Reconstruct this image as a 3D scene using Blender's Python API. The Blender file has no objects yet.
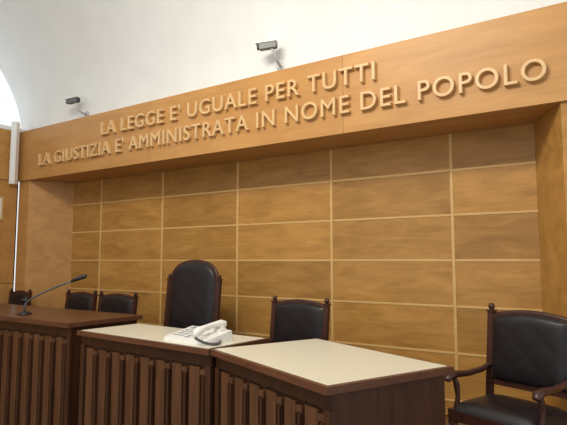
import bpy, bmesh, math, random
from mathutils import Vector, Matrix
random.seed(3)
sc = bpy.context.scene
sc.view_settings.view_transform = 'Standard'
E = 1.95      # eye height
DZ = 0.47     # dais top
TOP = 1.32    # desk top

# ---------------------------------------------------------------- materials
def new_mat(name):
    m = bpy.data.materials.new(name); m.use_nodes = True
    nt = m.node_tree
    return m, nt, nt.nodes['Principled BSDF']

def plain(name, col, rough=0.5, metal=0.0, bump=0.0, bscale=60, spec=0.5):
    m, nt, b = new_mat(name)
    n = nt.nodes.new('ShaderNodeTexNoise'); n.inputs['Scale'].default_value = bscale
    tc = nt.nodes.new('ShaderNodeTexCoord')
    nt.links.new(tc.outputs['Object'], n.inputs['Vector'])
    r = nt.nodes.new('ShaderNodeMixRGB'); r.inputs[0].default_value = 1
    r.inputs[1].default_value = (*[c*0.94 for c in col], 1); r.inputs[2].default_value = (*[min(1, c*1.06) for c in col], 1)
    nt.links.new(n.outputs['Fac'], r.inputs[0]); nt.links.new(r.outputs[0], b.inputs['Base Color'])
    b.inputs['Roughness'].default_value = rough; b.inputs['Metallic'].default_value = metal
    b.inputs['Specular IOR Level'].default_value = spec
    if bump:
        bp = nt.nodes.new('ShaderNodeBump'); bp.inputs['Strength'].default_value = bump; bp.inputs['Distance'].default_value = 0.01
        nt.links.new(n.outputs['Fac'], bp.inputs['Height']); nt.links.new(bp.outputs[0], b.inputs['Normal'])
    return m

def wood(name, dark, light, stretch=(1.2, 8, 14), rough=0.4, var=0.25, spec=0.4, fine=0.3):
    m, nt, b = new_mat(name)
    L = nt.links.new
    tc = nt.nodes.new('ShaderNodeTexCoord'); geo = nt.nodes.new('ShaderNodeNewGeometry')
    sca = nt.nodes.new('ShaderNodeVectorMath'); sca.operation = 'SCALE'; sca.inputs[0].default_value = (17, 31, 23)
    L(geo.outputs['Random Per Island'], sca.inputs['Scale'])
    add = nt.nodes.new('ShaderNodeVectorMath'); add.operation = 'ADD'
    L(tc.outputs['Object'], add.inputs[0]); L(sca.outputs[0], add.inputs[1])
    mp = nt.nodes.new('ShaderNodeMapping'); mp.inputs['Scale'].default_value = stretch
    L(add.outputs[0], mp.inputs['Vector'])
    n = nt.nodes.new('ShaderNodeTexNoise'); n.inputs['Scale'].default_value = 2.0
    n.inputs['Detail'].default_value = 7; n.inputs['Distortion'].default_value = 0.7; n.inputs['Roughness'].default_value = 0.6
    L(mp.outputs[0], n.inputs['Vector'])
    mp2 = nt.nodes.new('ShaderNodeMapping'); mp2.inputs['Scale'].default_value = tuple(s*7 if s > 2 else s*1.5 for s in stretch)
    L(add.outputs[0], mp2.inputs['Vector'])
    n2 = nt.nodes.new('ShaderNodeTexNoise'); n2.inputs['Scale'].default_value = 2.0; n2.inputs['Detail'].default_value = 3
    L(mp2.outputs[0], n2.inputs['Vector'])
    mx = nt.nodes.new('ShaderNodeMath'); mx.operation = 'MULTIPLY_ADD'; mx.inputs[1].default_value = fine
    L(n2.outputs['Fac'], mx.inputs[0]); L(n.outputs['Fac'], mx.inputs[2])
    cr = nt.nodes.new('ShaderNodeValToRGB')
    cr.color_ramp.elements[0].position = 0.42; cr.color_ramp.elements[0].color = (*dark, 1)
    cr.color_ramp.elements[1].position = 0.88; cr.color_ramp.elements[1].color = (*light, 1)
    L(mx.outputs[0], cr.inputs[0])
    hsv = nt.nodes.new('ShaderNodeHueSaturation')
    mr = nt.nodes.new('ShaderNodeMapRange'); mr.inputs[3].default_value = 1-var/2; mr.inputs[4].default_value = 1+var/2
    L(geo.outputs['Random Per Island'], mr.inputs[0]); L(mr.outputs[0], hsv.inputs['Value'])
    L(cr.outputs[0], hsv.inputs['Color']); L(hsv.outputs[0], b.inputs['Base Color'])
    b.inputs['Roughness'].default_value = rough; b.inputs['Specular IOR Level'].default_value = spec
    return m

M_panel = wood('veneer_panel', (0.31, 0.150, 0.034), (0.50, 0.262, 0.070), (1.0, 3.0, 3.4), 0.34, 0.26, 0.3, 0.35)
M_band = wood('veneer_band', (0.41, 0.200, 0.058), (0.54, 0.285, 0.092), (0.6, 3, 3.5), 0.4, 0.08, 0.3)
M_strip = wood('maple_strip', (0.58, 0.36, 0.13), (0.66, 0.43, 0.17), (2, 6, 6), 0.4, 0.05, 0.3)
M_letter = wood('letter_wood', (0.60, 0.38, 0.17), (0.70, 0.47, 0.22), (2, 6, 6), 0.35, 0.05)
M_desk = wood('walnut_desk', (0.030, 0.012, 0.006), (0.072, 0.028, 0.013), (9, 9, 1.0), 0.38, 0.2, 0.3)
M_deskl = wood('walnut_batten', (0.062, 0.026, 0.012), (0.135, 0.060, 0.027), (9, 9, 1.0), 0.38, 0.25, 0.3)
M_desktop = wood('walnut_top', (0.080, 0.031, 0.016), (0.14, 0.058, 0.029), (1.0, 9, 9), 0.3, 0.1, 0.3)
M_slot = plain('dark_slot', (0.008, 0.005, 0.004), 0.7)
M_lam = plain('cream_laminate', (0.68, 0.65, 0.52), 0.3, bscale=150)
M_chairw = wood('mahogany', (0.030, 0.011, 0.008), (0.07, 0.025, 0.017), (8, 8, 1.5), 0.3, 0.1)
M_leather = plain('black_leather', (0.011, 0.008, 0.009), 0.38, bump=0.15, bscale=120, spec=0.35)
M_brass = plain('brass_nail', (0.4, 0.26, 0.08), 0.35, 0.9)
M_white = plain('white_plaster', (0.76, 0.785, 0.775), 0.9, bscale=3)
M_phone = plain('phone_plastic', (0.75, 0.74, 0.70), 0.35)
M_phoneg = plain('phone_keys', (0.30, 0.31, 0.33), 0.5)
M_black = plain('black_plastic', (0.015, 0.015, 0.018), 0.4)
M_grey = plain('grey_metal', (0.30, 0.30, 0.30), 0.35, 0.6)
M_lgrey = plain('light_grey_case', (0.42, 0.43, 0.43), 0.4)
M_dgrey = plain('dark_grey_case', (0.10, 0.10, 0.10), 0.4)
M_glass = plain('lens_glass', (0.01, 0.01, 0.015), 0.05)
M_floor = plain('marble_floor', (0.30, 0.25, 0.20), 0.3, bscale=4)
M_daisf = wood('dais_wood', (0.12, 0.055, 0.03), (0.2, 0.10, 0.05), (1, 9, 9), 0.4, 0.1)

# ---------------------------------------------------------------- builder
class MB:
    def __init__(s): s.v = []; s.f = []; s.m = []; s.mats = []; s.sm = []
    def mi(s, mat):
        if mat not in s.mats: s.mats.append(mat)
        return s.mats.index(mat)
    def add(s, vs, fs, mat, smooth=False):
        o = len(s.v); s.v += [tuple(v) for v in vs]; k = s.mi(mat)
        for f in fs: s.f.append(tuple(o+i for i in f)); s.m.append(k); s.sm.append(smooth)
    def box(s, x0, x1, y0, y1, z0, z1, mat):
        vs = [(x, y, z) for z in (z0, z1) for (x, y) in ((x0, y0), (x1, y0), (x1, y1), (x0, y1))]
        s.add(vs, [(3, 2, 1, 0), (4, 5, 6, 7), (0, 1, 5, 4), (1, 2, 6, 5), (2, 3, 7, 6), (3, 0, 4, 7)], mat)
    def beam(s, p0, p1, wx, wy, mat, wx1=None, wy1=None):
        wx1 = wx1 or wx; wy1 = wy1 or wy
        vs = []
        for p, a, b in ((p0, wx, wy), (p1, wx1, wy1)):
            for sx, sy in ((-1, -1), (1, -1), (1, 1), (-1, 1)): vs.append((p[0]+sx*a/2, p[1]+sy*b/2, p[2]))
        s.add(vs, [(3, 2, 1, 0), (4, 5, 6, 7), (0, 1, 5, 4), (1, 2, 6, 5), (2, 3, 7, 6), (3, 0, 4, 7)], mat)
    def prism(s, poly, z0, z1, mat):
        n = len(poly)
        vs = [(x, y, z0) for x, y in poly]+[(x, y, z1) for x, y in poly]
        s.add(vs, [tuple(range(n))[::-1], tuple(range(n, 2*n))]+[(i, (i+1) % n, n+(i+1) % n, n+i) for i in range(n)], mat)
    def tube(s, pts, rs, mat, seg=12, sy=1.0):
        pts = [Vector(p) for p in pts]
        if not hasattr(rs, '__len__'): rs = [rs]*len(pts)
        vs = []; ref = None
        for i, p in enumerate(pts):
            d = (pts[min(i+1, len(pts)-1)]-pts[max(i-1, 0)]).normalized()
            if ref is None:
                ref = Vector((0, 0, 1)) if abs(d.z) < 0.9 else Vector((1, 0, 0))
            a = (ref-d*ref.dot(d)).normalized(); ref = a; b = d.cross(a)
            for k in range(seg):
                t = 2*math.pi*k/seg
                vs.append(p+a*math.cos(t)*rs[i]+b*math.sin(t)*rs[i]*sy)
        fs = []
        n = len(pts)
        for i in range(n-1):
            for k in range(seg):
                fs.append((i*seg+k, i*seg+(k+1) % seg, (i+1)*seg+(k+1) % seg, (i+1)*seg+k))
        fs.append(tuple(range(seg))[::-1]); fs.append(tuple(range((n-1)*seg, n*seg)))
        s.add(vs, fs, mat, True)
    def ball(s, c, r, mat, sz=1.0, seg=10):
        vs = []; fs = []; R = 6
        vs.append((c[0], c[1], c[2]-r*sz))
        for i in range(1, R):
            t = -math.pi/2+math.pi*i/R
            for k in range(seg):
                a = 2*math.pi*k/seg
                vs.append((c[0]+r*math.cos(t)*math.cos(a), c[1]+r*math.cos(t)*math.sin(a), c[2]+r*sz*math.sin(t)))
        vs.append((c[0], c[1], c[2]+r*sz)); top = len(vs)-1
        for k in range(seg):
            fs.append((0, 1+(k+1) % seg, 1+k)); fs.append((top, top-seg+k, top-seg+(k+1) % seg))
            for i in range(R-2):
                a = 1+i*seg
                fs.append((a+k, a+(k+1) % seg, a+seg+(k+1) % seg, a+seg+k))
        s.add(vs, fs, mat, True)
    def sheet(s, fn, nx, nz, mat, flip=False):
        vs = [fn(i/nx, j/nz) for j in range(nz+1) for i in range(nx+1)]
        fs = []
        for j in range(nz):
            for i in range(nx):
                a = j*(nx+1)+i; q = (a, a+1, a+nx+2, a+nx+1)
                fs.append(q[::-1] if flip else q)
        s.add(vs, fs, mat, True)
    def obj(s, name, loc=(0, 0, 0), rot=0, bevel=0.0, rx=0):
        me = bpy.data.meshes.new(name); me.from_pydata(s.v, [], s.f)
        for m in s.mats: me.materials.append(m)
        me.polygons.foreach_set('material_index', s.m); me.polygons.foreach_set('use_smooth', s.sm); me.update()
        o = bpy.data.objects.new(name, me); sc.collection.objects.link(o)
        o.location = loc; o.rotation_euler = (rx, 0, rot)
        if bevel:
            b = o.modifiers.new('bevel', 'BEVEL'); b.width = bevel; b.segments = 2; b.limit_method = 'ANGLE'; b.angle_limit = math.radians(50)
        return o

# ---------------------------------------------------------------- room shell
XL = -8.07; YB = 4.60; YN = 5.20; ZB0 = E+1.245; ZB1 = E+2.04
NXL, NXR = -7.50, -0.70
FXL, FXR = -7.80, -0.42
b = MB(); b.box(XL-0.2, 4.0, -4.0, 5.6, -0.1, 0, M_floor); b.obj('floor')
b = MB()
b.prism([(XL+0.005, 3.97), (-4.3, 3.97), (-4.2, 3.78), (-2.14, 3.78), (-0.80, 3.23), (1.6, 2.14), (1.6, 4.598), (XL+0.005, 4.598)], 0.0, DZ, M_daisf)
b.obj('dais_platform')
b = MB()
b.prism([(FXL, 4.6), (FXR, 4.6), (NXR, 5.2), (NXL, 5.2)], 0.0, DZ, M_daisf)
b.obj('floor_niche')
b = MB(); b.box(XL-0.2, 4.0, YN+0.03, YN+0.2, 0, ZB1, M_band); b.obj('wall_back')
# panels
b = MB()
xs = [NXL-0.03]+[-1.455-1.336*i for i in range(4, -1, -1)]+[NXR+0.03]
zs = [DZ]+[E+0.442*k for k in (-3, -2, -1, 0, 1, 2)]+[ZB0+0.02]
for i in range(len(xs)-1):
    for j in range(len(zs)-1):
        b.box(xs[i]+0.010, xs[i+1]-0.010, YN-0.012, YN+0.03, zs[j]+0.008, zs[j+1]-0.008, M_panel)
b.obj('wall_panelling', bevel=0.003)
b = MB()
for x in xs[1:-1]: b.box(x-0.015, x+0.015, YN-0.018, YN+0.03, DZ, ZB0, M_strip)
for i in range(len(xs)-1):
    for z in zs[1:-1]: b.box(xs[i]+0.015, xs[i+1]-0.015, YN-0.017, YN+0.03, z-0.011, z+0.011, M_strip)
b.obj('trim_panel_joints', bevel=0.003)
b = MB()
b.prism([(FXL, YB), (NXL, YN-0.005), (NXL-0.05, YN+0.03), (XL, YN+0.03), (XL, YB)], 0, ZB0, M_band)
b.obj('wall_niche_left')
b = MB()
b.prism([(NXR, YN-0.005), (FXR, YB), (3.9, YB), (3.9, YN+0.03), (NXR, YN+0.03)], 0, ZB0, M_panel)
b.obj('wall_niche_right')
b = MB()
seams = [XL, -5.05, -2.32, 0.4, 3.9]
for i in range(4):
    b.box(seams[i]+0.001, seams[i+1]-0.001, YB-0.03, YB+0.0, ZB0, ZB1, M_band)
b.box(XL, 3.9, YB, YN+0.03, ZB0+0.001, ZB0+0.03, M_band)
b.box(XL, 3.9, YB, YN+0.02, ZB1-0.03, ZB1, M_band)
b.obj('wall_fascia', bevel=0.002)
b = MB()
yy = [-4.0, -2.2, -0.4, 1.4, 3.2, YB-0.03]
for i in range(5):
    for (z0, z1) in ((0, 1.6), (1.6, ZB0), (ZB0, ZB1)):
        b.box(XL-0.08, XL, yy[i]+0.004, yy[i+1]-0.004, z0+0.004, z1-0.004, M_band)
b.box(XL-0.12, XL-0.03, -4, YB, 0, ZB1-0.004, M_slot)
b.obj('wall_left', bevel=0.002)
# vault ceiling
b = MB()
Y0 = 0.70; A = YB+0.12-Y0; Z0 = ZB1-0.1; H = 2.5
def prof(t):
    th = math.radians(118)*t
    return (Y0+A*math.cos(th), Z0+H*math.sin(th))
def vf(u, t):
    y, z = prof(t); return (XL-0.2+(4.2-XL)*u, y, z)
b.sheet(vf, 2, 48, M_white)
b.obj('ceiling')
b = MB()
b.box(XL-0.08, XL, -1.2, YB+0.08, ZB1, ZB1+0.06, M_white)
for y, t in ((3.2, 0), (1.6, 0), (0.0, 0)):
    c = (y-Y0)/A; z = Z0+H*math.sqrt(1-c*c)-0.03
    b.box(XL-0.08, XL-0.02, y-0.03, y+0.03, ZB1+0.06, z, M_white)
b.obj('window_1')

# lettering
def text_mesh(body, x0, x1, zbase, cap):
    cu = bpy.data.curves.new('txt', 'FONT'); cu.body = body; cu.size = 1; cu.extrude = 0.06
    cu.bevel_depth = 0.010; cu.bevel_resolution = 0
    cu.space_character = 1.12; cu.space_word = 1.0; cu.resolution_u = 6; cu.offset = 0.0
    o = bpy.data.objects.new('txt', cu); sc.collection.objects.link(o)
    dg = bpy.context.evaluated_depsgraph_get(); dg.update()
    me = bpy.data.meshes.new_from_object(o.evaluated_get(dg))
    vs = [v.co.copy() for v in me.vertices]; fs = [tuple(p.vertices) for p in me.polygons]
    bpy.data.objects.remove(o)
    xm = min(v.x for v in vs); xM = max(v.x for v in vs)
    hs = cap/0.70
    k = (x1-x0)/(xM-xm)
    return [((v.x-xm)*k+x0, YB-0.03-0.022-v.z*0.35, zbase+v.y*hs) for v in vs], fs
b = MB()
for a in (("LA LEGGE E' UGUALE PER TUTTI", -6.00, -1.96, E+1.712, 0.178), ("LA GIUSTIZIA E' AMMINISTRATA IN NOME DEL POPOLO", -7.46, -0.50, E+1.435, 0.178)):
    vs, fs = text_mesh(*a); b.add(vs, fs, M_letter)
b.obj('wall_lettering')

# ---------------------------------------------------------------- desks
def desk(name, fl, ang, L, D, inset=True, h=TOP):
    b = MB()
    b.box(0.03, L-0.03, 0.05, 0.075, 0.0, h-0.045, M_desk)
    b.box(0.02, 0.05, 0.05, D-0.03, 0.0, h-0.045, M_desk)
    b.box(L-0.05, L-0.02, 0.05, D-0.03, 0.0, h-0.045, M_desk)
    b.box(0.05, L-0.05, D-0.07, D-0.05, h-0.16, h-0.045, M_desk)
    b.box(0.05, L-0.05, 0.075, D-0.05, 0.42, 0.44, M_desk)
    b.box(0.0, L, 0.0, 0.05, 0.0, 0.10, M_desk)
    b.box(0.0, L, 0.03, 0.05, h-0.13, h-0.045, M_desk)
    b.box(0.0, 0.06, 0.02, 0.05, 0.1, h-0.13, M_desk); b.box(L-0.06, L, 0.02, 0.05, 0.1, h-0.13, M_desk)
    n = max(3, round((L-0.12)/0.19)); p = (L-0.12)/n
    for i in range(n):
        x = 0.06+p*i
        b.box(x, x+0.016, 0.045, 0.05, 0.1, h-0.13, M_slot)
        b.box(x+0.022, x+p-0.066, 0.030, 0.05, 0.1, h-0.15, M_deskl)
        b.box(x+p-0.062, x+p-0.038, 0.008, 0.05, 0.16, h-0.20, M_deskl)
        b.box(x+p-0.038, x+p-0.016, 0.047, 0.05, 0.16, h-0.20, M_slot)
        b.box(x+p-0.016, x+p+0.006, 0.008, 0.05, 0.16, h-0.20, M_desk)
        b.box(x+p-0.055, x+p-0.002, 0.024, 0.05, h-0.20, h-0.165, M_deskl)
    b.box(-0.015, L+0.015, -0.015, D+0.015, h-0.045, h-0.003, M_desktop)
    if inset:
        b.box(0.012, L-0.012, 0.012, D-0.012, h-0.003, h, M_lam)
    else:
        b.box(-0.012, L+0.012, -0.012, D+0.012, h-0.003, h, M_desktop)
    return b.obj(name, (fl[0], fl[1], 0), ang, bevel=0.003)
desk('judges_bench', (-7.96, 3.07), 0, 3.51, 0.87, False, TOP+0.045)
desk('court_desk', (-4.23, 3.03), math.radians(-4), 1.66, 0.66)
desk('court_desk', (-2.55, 2.93), math.radians(-23.5), 1.34, 0.93)

# ---------------------------------------------------------------- chairs
def chair(name, x, y, ang, w=0.60, post=1.10, sh=1.05, arch=0.04, neck=0.0):
    b = MB()
    hw = w/2-0.025
    rk = lambda z: 0.0 if z < 0.45 else (z-0.45)*0.10
    for s in (-1, 1):
        b.beam((s*hw, 0.0, 0), (s*hw, -0.02, 0.45), 0.045, 0.045, M_chairw)
        b.beam((s*hw, -0.02, 0.45), (s*hw, rk(post)-0.02, post-0.03), 0.045, 0.045, M_chairw)
        t = rk(post)-0.02
        b.beam((s*hw, t, post-0.03), (s*hw, t, post-0.015), 0.058, 0.058, M_chairw)
        b.ball((s*hw, t, post+0.008), 0.025, M_chairw, 1.1)
        yf = -0.47
        b.tube([(s*hw, yf, 0), (s*hw, yf, 0.05), (s*hw, yf, 0.09), (s*hw, yf, 0.32), (s*hw, yf, 0.36)], [0.018, 0.026, 0.018, 0.027, 0.03], M_chairw)
        b.beam((s*hw, yf, 0.35), (s*hw, yf, 0.45), 0.05, 0.05, M_chairw)
        b.tube([(s*hw, yf+0.04, 0.44), (s*hw, yf+0.06, 0.52), (s*hw, yf+0.05, 0.60), (s*hw, yf+0.03, 0.655)], [0.022, 0.016, 0.022, 0.018], M_chairw)
        b.tube([(s*hw, 0.0, 0.70), (s*hw, -0.12, 0.675), (s*hw*1.03, -0.28, 0.665), (s*hw*1.05, -0.42, 0.675), (s*hw*1.05, -0.49, 0.665), (s*hw*1.05, -0.51, 0.64)],
               [0.018, 0.02, 0.022, 0.026, 0.028, 0.02], M_chairw, sy=1.3)
        b.box(s*hw-0.018, s*hw+0.018, yf, -0.01, 0.37, 0.44, M_chairw)
        b.box(s*hw-0.012, s*hw+0.012, yf, -0.01, 0.15, 0.18, M_chairw)
    b.box(-hw, hw, -0.49, -0.455, 0.37, 0.44, M_chairw)
    b.box(-hw, hw, -0.03, 0.0, 0.37, 0.44, M_chairw)
    b.box(-hw, hw, -0.25, -0.225, 0.15, 0.18, M_chairw)
    b.box(-hw, hw, -0.02, 0.01, 0.56, 0.60, M_chairw)
    def seat(u, v):
        a = 2*u-1; c = 2*v-1
        e = (1-abs(a)**6)*(1-abs(c)**6)
        return (a*(hw+0.005), -0.245+c*0.245, 0.44+0.075*max(e, 0)**0.5)
    b.sheet(seat, 20, 20, M_leather)
    zb = 0.60; wl = hw-0.022-(0.02 if neck else 0)
    def topz(a): 
        c = max(0.0, math.cos(a*math.pi/2))
        return sh+arch*(c**0.8) if neck == 0 else sh+arch*math.sqrt(max(0, 1-abs(a)**2.4))
    def outline(a, v, g): 
        return a*(wl+g), zb-g+(topz(a)+g-zb+g)*v
    def leather(u, v):
        a = 2*u-1; xx, zz = outline(a, v, 0)
        c = 2*v-1
        e = max(0, (1-abs(a)**6)*(1-abs(c)**8))**0.5
        px = xx/0.115; pz = (zz-zb)/0.115
        q = (abs(math.sin(math.pi*(px+pz)/2+0.3))*abs(math.sin(math.pi*(px-pz)/2-0.3)))**0.5
        return (xx, rk(zz)-0.035-e*(0.034+0.003*q), zz)
    b.sheet(leather, 30, 40, M_leather)
    def backl(u, v):
        a = 2*u-1; xx, zz = outline(a, v, 0.012)
        return (xx, rk(zz)+0.005, zz)
    b.sheet(backl, 16, 16, M_leather, True)
    def frontw(u, v):
        a = 2*u-1; xx, zz = outline(a, v, 0.012)
        return (xx, rk(zz)-0.034, zz)
    b.sheet(frontw, 16, 16, M_chairw)
    rim = []
    for i in range(41):
        a = -1+2*i/40; xx, zz = outline(a, 1, 0.012); rim.append((xx, rk(zz)-0.015, zz))
    b.tube([(-wl-0.012, rk(zb)-0.015, zb)]+rim+[(wl+0.012, rk(zb)-0.015, zb)], 0.018, M_chairw, 8)
    for i in range(0, 25):
        a = -0.96+1.92*i/24; xx, zz = outline(a, 1, -0.008); b.ball((xx, rk(zz)-0.044, zz), 0.0035, M_brass, seg=6)
    for i in range(0, 16):
        for s in (-1, 1):
            zz = zb+0.02+(topz(1)-zb-0.04)*i/15; b.ball((s*(wl-0.008), rk(zz)-0.044, zz), 0.0035, M_brass, seg=6)
    return b.obj(name, (x, y, DZ), ang, bevel=0.003)
R = math.radians
chair('leather_armchair', -0.66, 4.16, R(-20), w=0.66, post=1.12, sh=1.05)
chair('leather_armchair', -2.69, 4.30, R(-5), w=0.67, post=1.10, sh=1.04)
chair('judge_armchair', -4.23, 4.47, R(5), w=0.76, post=1.29, sh=1.26, arch=0.20, neck=1)
chair('leather_armchair', -5.53, 4.48, R(4), w=0.66, post=1.05, sh=0.99)
chair('leather_armchair', -6.28, 4.48, R(2), w=0.60, post=1.05, sh=0.99)
chair('leather_armchair', -7.74, 4.47, R(0), w=0.54, post=1.02, sh=0.96)

# ---------------------------------------------------------------- telephone
b = MB()
def pbase(w, d, z0, z1, x0=0, y0=0):
    b.add([(x0, y0, 0), (x0+w, y0, 0), (x0+w, y0+d, 0), (x0, y0+d, 0), (x0+0.008, y0+0.008, z0), (x0+w-0.008, y0+0.008, z0), (x0+w-0.008, y0+d-0.008, z1), (x0+0.008, y0+d-0.008, z1)],
          [(3, 2, 1, 0), (4, 5, 6, 7), (0, 1, 5, 4), (1, 2, 6, 5), (2, 3, 7, 6), (3, 0, 4, 7)], M_phone)
pbase(0.48, 0.30, 0.03, 0.085)
zz = lambda y: 0.03+0.055*(y-0.008)/0.284
for i in range(3):
    for j in range(4):
        x = 0.05+i*0.045; y = 0.05+j*0.042
        b.box(x, x+0.030, y, y+0.022, zz(y)-0.004, zz(y)+0.008, M_lgrey)
for j in range(5):
    for i in range(2):
        x = 0.205+i*0.035; y = 0.04+j*0.035
        b.box(x, x+0.024, y, y+0.014, zz(y)-0.004, zz(y)+0.007, M_phoneg)
b.add([(0.05, 0.225, zz(0.225)+0.002), (0.26, 0.225, zz(0.225)+0.002), (0.26, 0.275, zz(0.275)+0.004), (0.05, 0.275, zz(0.275)+0.004)], [(0, 1, 2, 3)], M_phoneg)
b.box(0.31, 0.43, 0.02, 0.07, 0.03, 0.060, M_phone); b.box(0.31, 0.43, 0.22, 0.28, 0.06, 0.095, M_phone)
b.tube([(0.37, 0.0, 0.06), (0.37, 0.02, 0.083), (0.37, 0.05, 0.095), (0.37, 0.10, 0.112), (0.37, 0.16, 0.124), (0.37, 0.22, 0.130), (0.37, 0.27, 0.128), (0.37, 0.30, 0.118), (0.37, 0.315, 0.105)],
       [0.018, 0.034, 0.034, 0.022, 0.020, 0.022, 0.034, 0.036, 0.02], M_phone, 14)
b.tube([(0.37, 0.035, 0.085), (0.37, 0.035, 0.05)], [0.034, 0.028], M_phone)
b.tube([(0.37, 0.28, 0.125), (0.37, 0.28, 0.08)], [0.036, 0.03], M_phone)
pts = []
for i in range(240):
    t = i/239; c = Vector((0.40+0.15*math.sin(t*math.pi*0.85), -0.02-0.06*math.sin(t*math.pi)+0.20*t, 0.014+0.04*(1-t)**4))
    pts.append((c.x+0.007*math.cos(i*0.9), c.y, c.z+0.009*math.sin(i*0.9)))
b.tube(pts, 0.0035, M_dgrey, 5)
b.obj('desk_telephone', (-3.16, 3.04, TOP), R(-6), bevel=0.004)

# ---------------------------------------------------------------- microphone
b = MB()
b.tube([(0, 0, 0), (0, 0, 0.012), (0, 0, 0.03), (0, 0, 0.035)], [0.075, 0.075, 0.05, 0.02], M_black, 20)
P = [(0, 0, 0.03), (0.0, 0, 0.09), (0.03, 0.01, 0.14), (0.10, 0.03, 0.18), (0.25, 0.08, 0.25), (0.42, 0.14, 0.32), (0.56, 0.19, 0.37)]
b.tube(P, [0.013, 0.012, 0.011, 0.011, 0.010, 0.010, 0.010], M_dgrey)
b.tube([(0.54, 0.183, 0.363), (0.57, 0.193, 0.374), (0.60, 0.203, 0.385), (0.70, 0.237, 0.418), (0.72, 0.244, 0.424)], [0.010, 0.018, 0.021, 0.024, 0.012], M_black)
b.tube([(-0.05, -0.017, 0.15), (0.03, 0.01, 0.155)], [0.016, 0.016], M_black)
b.obj('desk_microphone', (-5.56, 3.29, TOP+0.045))

# ---------------------------------------------------------------- cctv
def cctv(x, z, r):
    b = MB()
    b.tube([(0.05, 0.18, -0.17), (0.05, 0.165, -0.17)], [0.05, 0.05], M_lgrey, 16)
    b.tube([(0.05, 0.17, -0.17), (0.05, 0.10, -0.17), (0.04, 0.03, -0.15), (0.02, 0.0, -0.06), (0.0, 0, -0.03)], 0.014, M_lgrey)
    b.box(-0.13, 0.055, -0.034, 0.034, -0.030, 0.036, M_dgrey)
    b.box(-0.17, 0.065, -0.044, 0.044, 0.036, 0.052, M_phone)
    b.tube([(-0.13, 0, 0.0), (-0.155, 0, 0.0)], [0.026, 0.028], M_black, 16)
    b.tube([(-0.156, 0, 0.0), (-0.158, 0, 0.0)], [0.02, 0.02], M_glass, 16)
    b.box(0.05, 0.065, -0.025, 0.025, -0.02, 0.02, M_black)
    o = b.obj('security_camera', (x, YB-0.08, z), R(r), bevel=0.002)
    o.rotation_euler[1] = R(-4)
cctv(-3.15, E+2.31, 22)
cctv(-6.58, E+2.29, 12)

# column speaker
b = MB()
b.box(-0.045, 0.045, -0.05, 0.04, 0, 0.98, M_phone)
b.box(-0.036, 0.036, -0.056, -0.05, 0.04, 0.94, M_white)
b.box(-0.02, 0.02, 0.04, 0.06, 0.1, 0.16, M_black); b.box(-0.02, 0.02, 0.04, 0.06, 0.8, 0.86, M_black)
b.obj('column_speaker', (XL+0.09, YB-0.15, E+1.18), R(30), bevel=0.008)
b = MB(); b.box(0, 0.02, 0, 0.5, 0, 0.36, M_strip); b.box(0.02, 0.024, 0.03, 0.47, 0.03, 0.33, M_phone); b.obj('framed_notice', (XL, 3.85, E+0.62))
b = MB(); b.box(0, 0.012, 0, 0.10, 0, 0.2, M_phone); b.box(0.012, 0.018, 0.03, 0.07, 0.03, 0.08, M_white); b.box(0.012, 0.018, 0.03, 0.07, 0.12, 0.17, M_white); b.obj('light_switch', (XL, 4.2, E-0.3), bevel=0.002)

# ---------------------------------------------------------------- lights
w = bpy.data.worlds.new('World'); sc.world = w; w.use_nodes = True
bg = w.node_tree.nodes['Background']; bg.inputs[0].default_value = (0.97, 0.99, 1.0, 1); bg.inputs[1].default_value = 1.02
def area(name, loc, tgt, sx, sy, e, col=(1, 1, 1)):
    l = bpy.data.lights.new(name, 'AREA'); l.shape = 'RECTANGLE'; l.size = sx; l.size_y = sy; l.energy = e; l.color = col
    o = bpy.data.objects.new(name, l); sc.collection.objects.link(o); o.location = loc
    o.rotation_euler = (Vector(tgt)-Vector(loc)).to_track_quat('-Z', 'Y').to_euler()
area('added_fill_light', (-2.6, 0.6, 5.7), (-2.4, 4.2, 1.8), 2.5, 0.8, 200, (1, 0.93, 0.81))  # added warm fill lamp out of view, brightens the panelled wall; not a room fitting

# ---------------------------------------------------------------- camera
cam = bpy.data.cameras.new('camera'); co = bpy.data.objects.new('camera', cam); sc.collection.objects.link(co)
cam.sensor_width = 36; cam.lens = 527/567*36
co.location = (0, 0, E); co.rotation_euler = (R(90+5.2), 0, R(33.5))
sc.camera = co
